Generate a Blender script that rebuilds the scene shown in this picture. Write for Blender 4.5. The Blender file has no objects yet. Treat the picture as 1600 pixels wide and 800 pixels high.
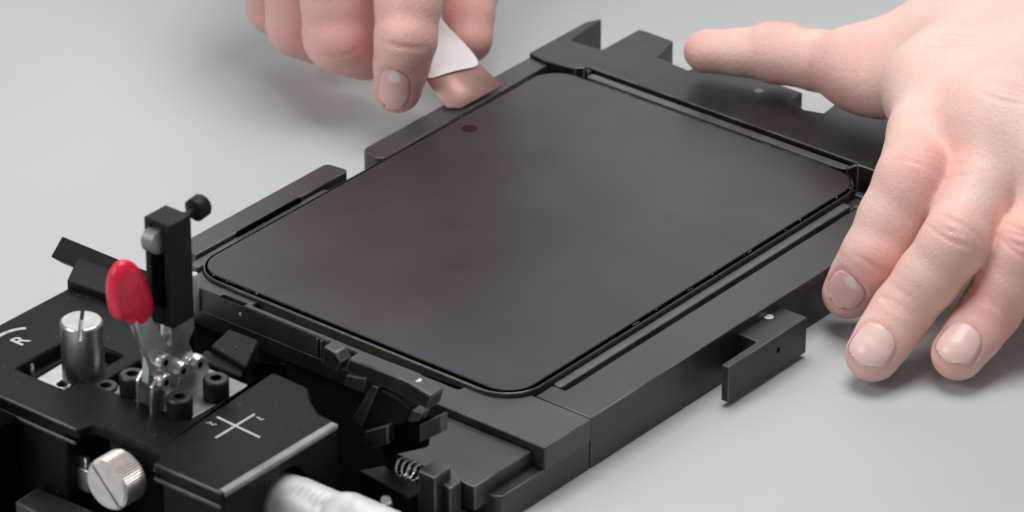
import bpy, bmesh, math, random
import numpy as np
from mathutils import Vector, Matrix

SC = bpy.context.scene
MM = 0.001
# ------------------------------------------------------------------ camera
AZ, EL, DIST, FPX = math.radians(-51.01316), math.radians(28.61858), 1375.919, 8000.0
TGT = np.array([63.1306, 58.8573, 16.5])
DIR = np.array([math.cos(EL) * math.cos(AZ), math.cos(EL) * math.sin(AZ), math.sin(EL)])
CAM = TGT + DIST * DIR
FW = -DIR
RT = np.cross(FW, [0, 0, 1.0]); RT /= np.linalg.norm(RT)
UPV = np.cross(RT, FW)
cd = bpy.data.cameras.new('camera'); cam = bpy.data.objects.new('camera', cd)
SC.collection.objects.link(cam); SC.camera = cam
cd.sensor_width = 36.0; cd.lens = FPX * 36.0 / 1600.0
cd.clip_start = 0.05; cd.clip_end = 30.0
cam.matrix_world = Matrix((
    (RT[0], UPV[0], DIR[0], CAM[0] * MM), (RT[1], UPV[1], DIR[1], CAM[1] * MM),
    (RT[2], UPV[2], DIR[2], CAM[2] * MM), (0, 0, 0, 1)))
cd.dof.use_dof = True
cd.dof.focus_distance = (DIST - 12) * MM
cd.dof.aperture_fstop = 24.0
# ------------------------------------------------------------------ light
W = bpy.data.worlds.new('World'); SC.world = W; W.use_nodes = True
bg = W.node_tree.nodes['Background']
bg.inputs[0].default_value = (0.93, 0.97, 1.0, 1); bg.inputs[1].default_value = 0.20
def area(name, loc, aim, size, power, col=(1, 1, 1)):
    l = bpy.data.lights.new(name, 'AREA'); l.shape = 'RECTANGLE'
    l.size, l.size_y = size; l.energy = power; l.color = col
    o = bpy.data.objects.new(name, l); SC.collection.objects.link(o)
    o.location = Vector(loc) * MM
    d = Vector(aim) * MM - o.location
    o.rotation_euler = d.to_track_quat('-Z', 'Y').to_euler()
    return o
area('softbox_overhead', (70, 120, 620), (40, -150, 0), (0.36, 0.36), 3.35, (1, 0.985, 0.97))
area('softbox_front', (-350, -800, 700), (40, 20, 10), (0.5, 0.5), 4.8, (1, 0.98, 0.96))
area('added_rear_fill', (-700, 960, 640), (50, 60, 10), (1.3, 0.9), 4.0, (1, 0.985, 0.985))  # unseen fill lamp, added for screen sheen and rim highlights
vs = SC.view_settings
vs.view_transform = 'Standard'; vs.look = 'None'; vs.gamma = 1.0; vs.use_curve_mapping = False
vs.exposure = 0.0

# ------------------------------------------------------------------ helpers
def at(px, py, z):
    """point of the real plane z (mm) seen at a place of the photograph"""
    ray = FW + RT * (px - 800) / FPX + UPV * (400 - py) / FPX
    return CAM + ray * (z - CAM[2]) / ray[2]
def zq(pts, z): return [tuple(at(px, py, z)[:2]) for px, py in pts]
def at_u(px, py, u):
    ray = FW + RT * (px - 800) / FPX + UPV * (400 - py) / FPX
    return CAM + ray * (u - CAM[0]) / ray[0]
def at_v(px, py, v):
    ray = FW + RT * (px - 800) / FPX + UPV * (400 - py) / FPX
    return CAM + ray * (v - CAM[1]) / ray[1]

def nt(name):
    m = bpy.data.materials.new(name); m.use_nodes = True
    n = m.node_tree.nodes; return m, n, m.node_tree.links, n['Principled BSDF']
def ramp(n, stops):
    r = n.new('ShaderNodeValToRGB'); e = r.color_ramp.elements
    while len(e) < len(stops): e.new(0.5)
    for i, (p, c) in enumerate(stops):
        e[i].position = p; e[i].color = (*c, 1) if len(c) == 3 else c
    return r
def noise(n, l, scale, detail=4, rough=0.55, coord=None):
    t = n.new('ShaderNodeTexNoise'); t.inputs['Scale'].default_value = scale
    t.inputs['Detail'].default_value = detail; t.inputs['Roughness'].default_value = rough
    if coord: l.new(coord, t.inputs['Vector'])
    return t
def objco(n):
    g = n.new('ShaderNodeNewGeometry'); return g.outputs['Position']
def bump(n, l, h, b, dist, strength=1.0):
    k = n.new('ShaderNodeBump'); k.inputs['Distance'].default_value = dist
    k.inputs['Strength'].default_value = strength
    l.new(h, k.inputs['Height']); l.new(k.outputs[0], b.inputs['Normal']); return k

def mat_anodised(name, col=(0.022, 0.022, 0.022), rough=0.42, spec=0.5, var=0.35, speck=0.0, fine=1.0):
    m, n, l, b = nt(name); co = objco(n)
    t = noise(n, l, 90, 6, 0.6, co)
    lo = tuple(c * (1 - var) for c in col); hi = tuple(c * (1 + var) for c in col)
    r = ramp(n, [(0.3, lo), (0.72, hi)]); l.new(t.outputs['Fac'], r.inputs[0])
    out = r.outputs[0]
    if speck > 0:
        v = n.new('ShaderNodeTexVoronoi'); v.inputs['Scale'].default_value = 420; l.new(co, v.inputs['Vector'])
        s = ramp(n, [(0.0, (1, 1, 1)), (0.10, (1, 1, 1)), (0.17, (0, 0, 0))]); l.new(v.outputs['Distance'], s.inputs[0])
        t3 = noise(n, l, 60, 3, 0.6, co)
        s3 = ramp(n, [(0.48, (0, 0, 0)), (0.66, (1, 1, 1))]); l.new(t3.outputs['Fac'], s3.inputs[0])
        mm = n.new('ShaderNodeMath'); mm.operation = 'MULTIPLY'; l.new(s.outputs[0], mm.inputs[0]); l.new(s3.outputs[0], mm.inputs[1])
        m2 = n.new('ShaderNodeMath'); m2.operation = 'MULTIPLY'; l.new(mm.outputs[0], m2.inputs[0]); m2.inputs[1].default_value = speck
        mx = n.new('ShaderNodeMix'); mx.data_type = 'RGBA'
        l.new(m2.outputs[0], mx.inputs[0]); l.new(out, mx.inputs[6]); mx.inputs[7].default_value = (0.2, 0.2, 0.2, 1)
        out = mx.outputs[2]
    l.new(out, b.inputs['Base Color'])
    t2 = noise(n, l, 45, 5, 0.65, co)
    rr = n.new('ShaderNodeMapRange'); rr.inputs[1].default_value = 0.3; rr.inputs[2].default_value = 0.7
    rr.inputs[3].default_value = rough - 0.07; rr.inputs[4].default_value = rough + 0.09
    l.new(t2.outputs['Fac'], rr.inputs[0]); l.new(rr.outputs[0], b.inputs['Roughness'])
    b.inputs['Specular IOR Level'].default_value = spec
    g = noise(n, l, 2600, 2, 0.5, co); bump(n, l, g.outputs['Fac'], b, 0.00006 * fine)
    return m
def mat_plain(name, col, rough=0.5, metal=0.0, spec=0.5, coat=0.0, var=1.0):
    m, n, l, b = nt(name); co = objco(n)
    t = noise(n, l, 300, 4, 0.6, co)
    r = ramp(n, [(0.3, tuple(c * (1 - 0.18 * var) for c in col)), (0.7, tuple(min(1, c * (1 + 0.1 * var)) for c in col))])
    l.new(t.outputs['Fac'], r.inputs[0]); l.new(r.outputs[0], b.inputs['Base Color'])
    b.inputs['Roughness'].default_value = rough; b.inputs['Metallic'].default_value = metal
    b.inputs['Specular IOR Level'].default_value = spec; b.inputs['Coat Weight'].default_value = coat
    return m

M = {}
M['rail'] = mat_anodised('grey_black_anodised', (0.0215, 0.022, 0.022), 0.38, 0.68)
M['plate'] = mat_anodised('lit_grey_anodised', (0.040, 0.0395, 0.0385), 0.38, 0.72)  # same anodise as the rails, lightened for how light falls
M['jaw'] = mat_anodised('shaded_warm_anodised', (0.017, 0.0130, 0.012), 0.42, 0.6)  # same anodise again, light falloff put into the darker colour
M['edge'] = mat_anodised('polished_step', (0.07, 0.071, 0.071), 0.36, 0.7)
M['cover'] = mat_anodised('black_powder_coat', (0.0050, 0.0060, 0.0068), 0.42, 0.14, 0.3, 0.38, 2.0)
M['black'] = mat_anodised('matt_black', (0.008, 0.009, 0.0095), 0.5, 0.22)
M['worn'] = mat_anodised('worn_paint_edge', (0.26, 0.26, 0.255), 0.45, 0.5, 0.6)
M['pit'] = mat_plain('shade_black', (0.003, 0.003, 0.003), 0.9, 0, 0.0)  # sheenless black, also paints in the deep shade of recesses
M['steel'] = mat_plain('brushed_steel', (0.62, 0.60, 0.58), 0.30, 1.0)
M['satin'] = mat_plain('satin_steel', (0.66, 0.67, 0.68), 0.34, 0.85)
M['zinc'] = mat_plain('bright_zinc', (0.84, 0.85, 0.86), 0.2, 0.92)
M['dull'] = mat_plain('dull_zinc', (0.30, 0.30, 0.31), 0.45, 0.5)
M['nickel'] = mat_plain('warm_nickel', (0.78, 0.72, 0.68), 0.33, 0.85)
M['chrome'] = mat_plain('satin_chrome', (0.72, 0.73, 0.75), 0.42, 0.2)
M['engrave'] = mat_plain('grey_engraving', (0.45, 0.46, 0.48), 0.5)
M['paint'] = mat_plain('white_paint_mark', (0.56, 0.55, 0.53), 0.6)
M['rubber'] = mat_plain('black_oxide_screw', (0.014, 0.015, 0.016), 0.42, 0, 0.55)
M['wear_glint'] = mat_anodised('rubbed_edge_highlight', (0.085, 0.083, 0.08), 0.34, 0.7, 0.8)  # rubbed edges, also lightened to paint in edge highlights
M['gold'] = mat_plain('gold_flex', (0.12, 0.105, 0.065), 0.45, 0.4)
M['grip'] = mat_plain('red_plastic', (0.82, 0.016, 0.06), 0.34, 0, 0.5)
M['darkred'] = mat_plain('red_grip_reflection', (0.12, 0.008, 0.014), 0.4)  # painted reflection of the red grip
M['frame'] = mat_plain('phone_frame', (0.13, 0.127, 0.125), 0.28, 0.6, 0.5)
M['residue'] = mat_plain('adhesive_residue', (0.02, 0.019, 0.018), 0.4)
M['white'] = mat_plain('white_plastic', (0.84, 0.81, 0.81), 0.35, var=0.15)
M['pin'] = mat_plain('aluminium_pin', (0.62, 0.61, 0.58), 0.5, 0.3)

def mat_screen():
    m, n, l, b = nt('display_glass'); co = objco(n)
    t = noise(n, l, 26, 4, 0.6, co)
    r = ramp(n, [(0.32, (0.0215, 0.0175, 0.0240)), (0.68, (0.036, 0.032, 0.042))])
    l.new(t.outputs['Fac'], r.inputs[0]); l.new(r.outputs[0], b.inputs['Base Color'])
    t2 = noise(n, l, 30, 5, 0.6, co)
    rr = n.new('ShaderNodeMapRange'); rr.inputs[3].default_value = 0.27; rr.inputs[4].default_value = 0.42
    l.new(t2.outputs['Fac'], rr.inputs[0]); l.new(rr.outputs[0], b.inputs['Roughness'])
    b.inputs['IOR'].default_value = 1.5; b.inputs['Specular IOR Level'].default_value = 0.43
    return m
M['screen'] = mat_screen()
def mat_table():
    m, n, l, b = nt('pale_grey_tabletop'); co = objco(n)
    t = noise(n, l, 9, 5, 0.55, co)
    r = ramp(n, [(0.3, (0.490, 0.520, 0.530)), (0.7, (0.525, 0.552, 0.560))])
    l.new(t.outputs['Fac'], r.inputs[0]); l.new(r.outputs[0], b.inputs['Base Color'])
    b.inputs['Roughness'].default_value = 0.55; b.inputs['Specular IOR Level'].default_value = 0.3
    g = noise(n, l, 1400, 3, 0.6, co); bump(n, l, g.outputs['Fac'], b, 0.00004)
    return m
M['table'] = mat_table()
def mat_blade():
    m, n, l, b = nt('skin_tinted_steel'); co = objco(n)
    t = noise(n, l, 120, 4, 0.6, co)
    r = ramp(n, [(0.3, (0.40, 0.225, 0.20)), (0.7, (0.46, 0.27, 0.245))])  # pink reflection of the hand put into the steel's colour
    l.new(t.outputs['Fac'], r.inputs[0]); l.new(r.outputs[0], b.inputs['Base Color'])
    b.inputs['Metallic'].default_value = 0.35; b.inputs['Roughness'].default_value = 0.5; b.inputs['Specular IOR Level'].default_value = 0.4
    return m
M['blade'] = mat_blade()
def mat_skin():
    m, n, l, b = nt('skin'); co = objco(n)
    a = n.new('ShaderNodeAttribute'); a.attribute_name = 'flush'
    t = noise(n, l, 130, 5, 0.6, co)
    t0 = noise(n, l, 38, 3, 0.5, co)
    r = ramp(n, [(0.28, (0.81, 0.545, 0.47)), (0.74, (0.89, 0.66, 0.58))]); l.new(t0.outputs['Fac'], r.inputs[0])
    # mottled pinkness broken by fine noise
    ad = n.new('ShaderNodeMath'); ad.operation = 'MULTIPLY_ADD'
    l.new(t.outputs['Fac'], ad.inputs[0]); ad.inputs[1].default_value = 0.45; ad.inputs[2].default_value = -0.22
    su = n.new('ShaderNodeMath'); su.operation = 'ADD'; su.use_clamp = True
    l.new(a.outputs['Fac'], su.inputs[0]); l.new(ad.outputs[0], su.inputs[1])
    mx = n.new('ShaderNodeMix'); mx.data_type = 'RGBA'
    l.new(su.outputs[0], mx.inputs[0]); l.new(r.outputs[0], mx.inputs[6]); mx.inputs[7].default_value = (0.80, 0.34, 0.315, 1)
    l.new(mx.outputs[2], b.inputs['Base Color'])
    b.inputs['Roughness'].default_value = 0.46; b.inputs['Specular IOR Level'].default_value = 0.38
    b.inputs['Subsurface Weight'].default_value = 0.22
    b.inputs['Subsurface Radius'].default_value = (1.0, 0.32, 0.18); b.inputs['Subsurface Scale'].default_value = 0.0028
    v = n.new('ShaderNodeTexVoronoi'); v.feature = 'DISTANCE_TO_EDGE'; v.inputs['Scale'].default_value = 1500
    l.new(co, v.inputs['Vector'])
    t4 = noise(n, l, 900, 3, 0.6, co)
    av = n.new('ShaderNodeMath'); av.operation = 'MULTIPLY_ADD'
    l.new(v.outputs['Distance'], av.inputs[0]); av.inputs[1].default_value = 0.5; l.new(t4.outputs['Fac'], av.inputs[2])
    bump(n, l, av.outputs[0], b, 0.00024, 0.8)
    return m
M['skin'] = mat_skin()
def mat_nail():
    m, n, l, b = nt('fingernail'); a = n.new('ShaderNodeAttribute'); a.attribute_name = 'pale'
    r = ramp(n, [(0.0, (0.86, 0.48, 0.465)), (0.5, (0.91, 0.66, 0.61)), (1.0, (0.94, 0.82, 0.77))])
    l.new(a.outputs['Fac'], r.inputs[0]); l.new(r.outputs[0], b.inputs['Base Color'])
    b.inputs['Roughness'].default_value = 0.27; b.inputs['Specular IOR Level'].default_value = 0.45
    b.inputs['Subsurface Weight'].default_value = 0.2; b.inputs['Subsurface Scale'].default_value = 0.0015
    return m
M['nail'] = mat_nail()

WEAR_GLINT = ('rail', 'plate', 'jaw')
WL = {}                                     # world origin (mm) of every object
def thing(name, loc, label, cat, group=None):
    o = bpy.data.objects.new(name, None); SC.collection.objects.link(o)
    o.empty_display_size = 0.01
    o.location = Vector(loc) * MM; WL[o] = np.array(loc, float)
    o['label'] = label; o['category'] = cat
    if group: o['group'] = group
    return o
def link(name, me, mat, parent=None, smooth=40, bev=0.0, seg=2):
    """me has vertices in mm of the world; the object gets its own origin at its base"""
    co = np.empty(len(me.vertices) * 3, np.float32); me.vertices.foreach_get('co', co); co = co.reshape(-1, 3)
    lo, hi = co.min(0), co.max(0); c = np.array([(lo[0] + hi[0]) / 2, (lo[1] + hi[1]) / 2, lo[2]])
    co = (co - c) * MM
    me.vertices.foreach_set('co', co.ravel().astype(np.float32)); me.update()
    me.materials.clear(); me.materials.append(mat)
    me.shade_smooth(); me.set_sharp_from_angle(angle=math.radians(smooth))
    o = bpy.data.objects.new(name, me); SC.collection.objects.link(o)
    WL[o] = c
    if parent is not None:
        o.parent = parent; o.location = Vector(c - WL[parent]) * MM
    else: o.location = Vector(c) * MM
    if bev:
        b = o.modifiers.new('bevel', 'BEVEL'); b.width = bev * MM; b.segments = seg; b.limit_method = 'ANGLE'
        b.angle_limit = math.radians(40)
        if mat in (M['rail'], M['plate'], M['jaw']): me.materials.append(M['wear_glint']); b.material = 1
        b.profile = 0.6; b.harden_normals = False; b.use_clamp_overlap = False
    return o
def new_mesh(name, v, f):
    me = bpy.data.meshes.new(name); me.from_pydata([tuple(map(float, p)) for p in v], [], f); me.update(); return me
def bm_mesh(name, bm):
    bmesh.ops.recalc_face_normals(bm, faces=bm.faces)
    me = bpy.data.meshes.new(name); bm.to_mesh(me); bm.free(); return me
def bm_prism(bm, outline, z0, z1, mtx=None):
    """extrude a polygon between z0 and z1; mtx maps local to world"""
    lo = [bm.verts.new((p[0], p[1], z0)) for p in outline]
    hi = [bm.verts.new((p[0], p[1], z1)) for p in outline]
    n = len(lo)
    bm.faces.new(lo[::-1]); bm.faces.new(hi)
    for i in range(n): bm.faces.new((lo[i], lo[(i + 1) % n], hi[(i + 1) % n], hi[i]))
    if mtx is not None: bmesh.ops.transform(bm, matrix=mtx, verts=lo + hi)
def bm_box(bm, u0, u1, v0, v1, z0, z1, mtx=None):
    bm_prism(bm, [(u0, v0), (u1, v0), (u1, v1), (u0, v1)], z0, z1, mtx)
def bm_lathe(bm, prof, mtx, seg=32):
    """prof: list of (r, h) along local z; closed at both ends"""
    rings = []
    for r, h in prof:
        rings.append([bm.verts.new((r * math.cos(2 * math.pi * k / seg), r * math.sin(2 * math.pi * k / seg), h)) for k in range(seg)])
    for a, b in zip(rings[:-1], rings[1:]):
        for k in range(seg): bm.faces.new((a[k], a[(k + 1) % seg], b[(k + 1) % seg], b[k]))
    bm.faces.new(rings[0][::-1]); bm.faces.new(rings[-1])
    bmesh.ops.transform(bm, matrix=mtx, verts=[v for r in rings for v in r])
def bm_tube(bm, pts, r, seg=8):
    pts = [Vector(p) for p in pts]; rings = []
    for i, p in enumerate(pts):
        d = (pts[min(i + 1, len(pts) - 1)] - pts[max(i - 1, 0)]).normalized()
        x = d.cross(Vector((0, 0, 1)));
        if x.length < 1e-3: x = d.cross(Vector((1, 0, 0)))
        x.normalize(); y = d.cross(x)
        rr = r[i] if isinstance(r, (list, tuple)) else r
        rings.append([bm.verts.new(p + (x * math.cos(2 * math.pi * k / seg) + y * math.sin(2 * math.pi * k / seg)) * rr) for k in range(seg)])
    for a, b in zip(rings[:-1], rings[1:]):
        for k in range(seg): bm.faces.new((a[k], a[(k + 1) % seg], b[(k + 1) % seg], b[k]))
    bm.faces.new(rings[0][::-1]); bm.faces.new(rings[-1])
def frame(org, zdir, xdir=None):
    z = Vector(zdir).normalized()
    x = Vector(xdir) if xdir is not None else (Vector((0, 0, 1)).cross(z) if abs(z.z) < 0.9 else Vector((1, 0, 0)))
    x = (x - z * x.dot(z)).normalized(); y = z.cross(x)
    m = Matrix.Identity(4)
    for i in range(3): m[i][0], m[i][1], m[i][2], m[i][3] = x[i], y[i], z[i], org[i]
    return m
def cut(me, *cutters):
    """boolean difference of meshes; returns a new mesh"""
    a = bpy.data.objects.new('tmp', me); SC.collection.objects.link(a); cs = []
    for c in cutters:
        o = bpy.data.objects.new('tmpc', c); SC.collection.objects.link(o); cs.append(o)
        md = a.modifiers.new('b', 'BOOLEAN'); md.operation = 'DIFFERENCE'; md.object = o; md.solver = 'EXACT'
    bpy.context.view_layer.update()
    out = bpy.data.meshes.new_from_object(a.evaluated_get(bpy.context.evaluated_depsgraph_get()))
    for o in [a] + cs: bpy.data.objects.remove(o)
    return out
def m_prism(outline, z0, z1, mtx=None):
    bm = bmesh.new(); bm_prism(bm, outline, z0, z1, mtx); return bm_mesh('m', bm)
def m_box(*a):
    bm = bmesh.new(); bm_box(bm, *a); return bm_mesh('m', bm)
def m_lathe(prof, mtx, seg=32):
    bm = bmesh.new(); bm_lathe(bm, prof, mtx, seg); return bm_mesh('m', bm)
def box(name, u0, u1, v0, v1, z0, z1, mat, parent, bev=0.35): return link(name, m_box(u0, u1, v0, v1, z0, z1), mat, parent, bev=bev)
def prism(name, outline, z0, z1, mat, parent, bev=0.35): return link(name, m_prism(outline, z0, z1), mat, parent, bev=bev)
def rrect(u0, u1, v0, v1, r, n=10):
    o = []
    for cu, cv, a0 in ((u1 - r, v0 + r, -90), (u1 - r, v1 - r, 0), (u0 + r, v1 - r, 90), (u0 + r, v0 + r, 180)):
        for k in range(n + 1):
            a = math.radians(a0 + 90 * k / n); o.append((cu + r * math.cos(a), cv + r * math.sin(a)))
    return o
def fillet(pts, idx, r, n=6):
    """round chosen corners of a polygon"""
    out = []; N = len(pts)
    for i, p in enumerate(pts):
        if i not in idx: out.append(p); continue
        p0, p1, p2 = Vector(pts[i - 1]).to_2d(), Vector(p).to_2d(), Vector(pts[(i + 1) % N]).to_2d()
        a = p1 + (p0 - p1).normalized() * r; b = p1 + (p2 - p1).normalized() * r
        for k in range(n + 1):
            t = k / n; q = a * (1 - t) ** 2 + p1 * 2 * t * (1 - t) + b * t * t; out.append((q.x, q.y))
    return out
rnd = random.Random(4)

# ------------------------------------------------------------------ setting
t = link('table_surface', m_box(-1500, 1500, -1500, 1500, -30, 0), M['table']); t['kind'] = 'structure'

# ------------------------------------------------------------------ phone
PW, PL = 111.7, 155.1
phone = thing('phone', (PW / 2, PL / 2, 9), 'phone lying face up with its dark grey display seated in the black clamping fixture', 'phone')
link('back_housing', m_prism(rrect(-0.4, PW, -0.5, PL, 10), 9.0, 14.9), M['pit'], phone)
ring = cut(m_prism(rrect(-0.75, PW + 0.35, -0.8, PL + 0.3, 11.0, 14), 9.4, 16.0), m_prism(rrect(-0.1, PW - 0.25, -0.15, PL - 0.3, 10.4, 14), 5, 20))
link('metal_frame', ring, M['frame'], phone, bev=0.3)
glass = link('display_glass', m_prism(rrect(0.75, PW - 0.95, 0.7, PL - 1.0, 8.6, 14), 15.2, 16.55), M['screen'], phone, bev=0.25, seg=3)
hole = at(734, 201, 16.5)
link('camera_hole', m_lathe([(2.25, 16.50), (2.25, 16.58), (2.0, 16.6)], Matrix.Translation((hole[0], hole[1], 0)), 28), mat_plain('lens_red_black', (0.030, 0.005, 0.008), 0.6, 0, 0.12), glass)
bm = bmesh.new(); rd = random.Random(11)
for k in range(16):
    u, v, r_ = rd.uniform(8, 104), rd.uniform(6, 148), rd.uniform(0.08, 0.2); bm_box(bm, u, u + r_ * rd.uniform(0.8, 1.8), v, v + r_, 16.545, 16.56 + r_ * 0.5)
for px, py in ((553, 417), (580, 410), (557, 421)):
    q = at(px, py, 16.55); bm_box(bm, q[0] - 0.2, q[0] + 0.2, q[1] - 0.17, q[1] + 0.2, 16.545, 16.68)
o = link('dust', bm_mesh('m', bm), mat_plain('pale_dust', (0.16, 0.155, 0.15), 0.8), phone); o['kind'] = 'stuff'
# crumbs of torn adhesive along the rim
bm = bmesh.new()
def crumb(u, v, s, along):
    n = rnd.randint(5, 7); ln = s * rnd.uniform(1.2, 5); wd = s * rnd.uniform(0.35, 0.7)
    o = []
    for k in range(n):
        a = 2 * math.pi * k / n; q = rnd.uniform(0.65, 1.1)
        x, y = ln * q * math.cos(a), wd * q * math.sin(a)
        o.append((u + (x if along else y), v + (y if along else x)))
    bm_prism(bm, o, 15.9, 16.0 + rnd.uniform(0.1, 0.5))
for k in range(26):
    e = rnd.random(); c0 = rnd.random(); m_ = rnd.randint(1, 4)
    for q_ in range(m_):
        dd = rnd.gauss(0, 2.2)
        if e < 0.45: crumb(12 + 90 * c0 + dd, PL - 0.7 + rnd.uniform(-0.3, 0.5), rnd.uniform(0.2, 0.5), True)
        elif e < 0.56: crumb(PW - 0.6 + rnd.uniform(-0.2, 0.4), 40 + 106 * c0 + dd, rnd.uniform(0.15, 0.42), False)
        elif e < 0.88: crumb(0.7 + rnd.uniform(-0.3, 0.2), 14 + 130 * c0 + dd, rnd.uniform(0.15, 0.35), False)
        else: crumb(8 + 18 * c0 + dd * 0.4, 0.7 + rnd.uniform(-0.3, 0.2), rnd.uniform(0.15, 0.38), True)
o = link('adhesive_residue', bm_mesh('m', bm), M['residue'], phone); o['kind'] = 'stuff'
bm = bmesh.new()
for k in range(30):
    e = rnd.random()
    if e < 0.4: u, v = rnd.uniform(12, 106), PL - rnd.uniform(0.4, 1.6)
    elif e < 0.7: u, v = PW - rnd.uniform(0.4, 1.5), rnd.uniform(50, 150)
    elif e < 0.85: u, v = rnd.uniform(0.3, 1.5), rnd.uniform(60, 140)
    else: u, v = rnd.uniform(6, 24), rnd.uniform(0.2, 1.6)
    s = rnd.uniform(0.08, 0.22); bm_box(bm, u - s, u + s * rnd.uniform(0.6, 2), v - s * 0.8, v + s, 16.0, 16.35 + s * 0.4)
o = link('glue_flakes', bm_mesh('m', bm), mat_plain('grey_glue', (0.22, 0.21, 0.20), 0.5), phone); o['kind'] = 'stuff'
bm = bmesh.new()
u = 16.0
while u < 100:
    w = rnd.uniform(0.6, 1.6); bm_box(bm, u, u + w, -1.08, -0.82, 15.2, 15.7 + rnd.uniform(0, 0.15)); u += w + rnd.uniform(0.05, 0.25)
o = link('gold_contact_strip', bm_mesh('m', bm), M['gold'], phone); o['kind'] = 'stuff'

# ------------------------------------------------------------------ holding fixture
fx = thing('holding_fixture', (60, 70, 0), 'black anodised metal clamping fixture of rails and jaws framing the phone on the grey table', 'clamping fixture')
prism('base_plate', [(99, -5), (99, -30), (129.2, -30), (131.2, -29), (131.2, 6.3), (104, 6.3), (104, 161), (-4, 161), (-4, -5)], 0.3, 8.4, M['rail'], fx, 0.4)
# right hand rail, with the lower polished step beside the phone
rail = m_prism(fillet([(112.3, 6.75), (131.3, 6.75), (131.3, 150), (112.3, 150)], [2], 1.5), 0.0, 15.0)
rail = cut(rail, m_box(110, 117.5, 13.4, 148, 13.4, 20), m_box(115.3, 117.6, 15, 145, 11.0, 20), m_prism(rrect(90, 113.4, -3, 30, 11.5), 9.2, 20))
link('side_rail', rail, M['rail'], fx, bev=0.3)
prism('inner_step', rrect(112.5, 115.4, 14.5, 142.5, 0.9, 4), 13.3, 14.7, M['edge'], fx, 0.3)
# near bracket
nb = m_prism(fillet([(2.0, -5.3), (92, -5.3), (92, -12.4), (131.6, -12.4), (131.6, 6.2), (106, 6.2), (106, 9.5), (2.0, 9.5)], [3], 0.8), 8.5, 15.0)
nb = cut(nb, m_prism(rrect(-1.3, PW + 1.5, -1.25, 60, 12.2, 12), 9.0, 22), m_prism(rrect(25, 96, -3.5, 3, 1.1, 4), 9.5, 22), m_prism(rrect(15, 23.5, -5.0, -3.4, 0.7, 4), 11.0, 22))
link('corner_bracket', nb, M['plate'], fx, bev=0.3)
link('spot', m_lathe([(0.55, -0.1), (0.55, 0.12), (0.4, 0.2)], frame((22.5, -5.3, 12.2), (0, -1, 0)), 16), M['pin'], fx)
# left blocks
prism('side_block', fillet([(-12.8, 8), (-5.2, 8), (-5.2, 71.4), (-12.8, 70.4)], [3, 2], 2.0), 0.3, 15.0, M['plate'], fx)
prism('side_block', fillet([(-10.4, 82.5), (-2.2, 81.8), (-3.2, 157), (-10.4, 157.8)], [0, 1], 2.6), 0.3, 15.0, M['plate'], fx)
bm = bmesh.new(); bm_prism(bm, rrect(-4.6, -1.1, 4, 60, 1), 8.4, 14.0); bm_prism(bm, rrect(-2.3, -1.1, 84, 152, 0.4), 8.4, 14.0)
link('inner_ledge', bm_mesh('m', bm), M['edge'], fx, bev=0.3)
bm = bmesh.new(); bm_box(bm, -5.1, -4.2, 24, 50, 13, 15.4); link('dark_slot_strip', bm_mesh('m', bm), M['pit'], fx, bev=0.2)  # black strip laid in for the shade of a slot
# far jaw
jaw = fillet([(-10.9, 158.3), (-4.4, 157.2), (5.6, 158.8), (7.2, 161.0), (13.5, 157.3), (103, 157.3), (104, 161.3), (121, 161.5), (121, 192), (76.6, 192),
       (78.0, 181), (72.5, 179.2), (65.8, 180.6), (65.8, 187.5), (33, 187), (31.7, 178.4), (19.2, 179.4), (17.2, 190.8), (4.3, 191.0), (4.2, 173.2), (-7.0, 172.2), (-8.4, 189.7), (-10.9, 185)], [17, 18, 20, 21, 22], 1.4, 4)
jm = cut(m_prism(jaw, 0.3, 16.0), m_box(8, 103, 160.9, 162.2, 13.0, 20), m_box(10, 102.6, 150, 160.95, 14.6, 20))
link('clamp_jaw', jm, M['jaw'], fx, bev=0.3)
prism('inner_step', rrect(10.5, 102, 157.8, 160.6, 0.8, 4), 14.55, 15.2, M['edge'], fx, 0.2)
d = at(1186, 142, 16); link('marker_dot', m_lathe([(1.3, 15.95), (1.3, 16.08), (1.1, 16.12)], Matrix.Translation((d[0], d[1], 0)), 20), M['pin'], fx)
# side lug
lug = m_prism([(130.6, 69.4), (137.4, 69.2), (137.8, 68.6), (137.8, 53.4), (140.1, 53.5), (140.1, 87.9), (130.6, 87.9)], 1.5, 12.2)
lug = cut(lug, m_lathe([(0.9, -4), (0.9, 3)], frame((140.1, 75.5, 7.6), (1, 0, 0)), 20))
lg = link('side_lug', lug, M['jaw'], fx, bev=0.3)
d = at(1201, 495, 12.2); link('marker_dot', m_lathe([(1.35, 12.15), (1.35, 12.28), (1.15, 12.32)], Matrix.Translation((d[0], d[1], 0)), 20), M['pin'], lg)
q = at(303, 449, 15); link('retaining_pin', m_lathe([(1.5, 8), (1.5, 18.4), (1.1, 19.2)], Matrix.Translation((q[0], q[1], 0)), 20), M['pin'], fx)

# ------------------------------------------------------------------ alignment stage
st = thing('alignment_stage', (55, -72, 0), 'black box-shaped adjusting stage with red toggle clamp, steel knobs and micrometer at the fixture end', 'adjusting stage')
prism('stage_base', [(4, -98), (100, -98), (100, -62), (127.4, -62), (127.4, -36), (98, -36), (98, -5.5), (4, -5.5)], 0.4, 4.0, M['pit'], st)  # shade of the deep gap is put into its black
prism('slide_plate', [(98.5, -13.2), (98.5, -35.5), (127.6, -35.5), (127.6, -13.2)], 6.0, 13.0, M['rail'], st)
CT = 32.0
ctr = at_u(452, 781, 103.0); mv, mz = ctr[1], ctr[2]
outl = [(1.5, -100.5), (102.2, -100.5), (102.2, -57.4), (95, -57.0), (89.2, -53.2), (84.8, -49), (72, -48.4), (72, -43.6), (2.5, -43.6)]
cov = m_prism(fillet(outl, [0, 2, 3, 4, 5], 1.2, 3), 3.0, CT)
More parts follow.
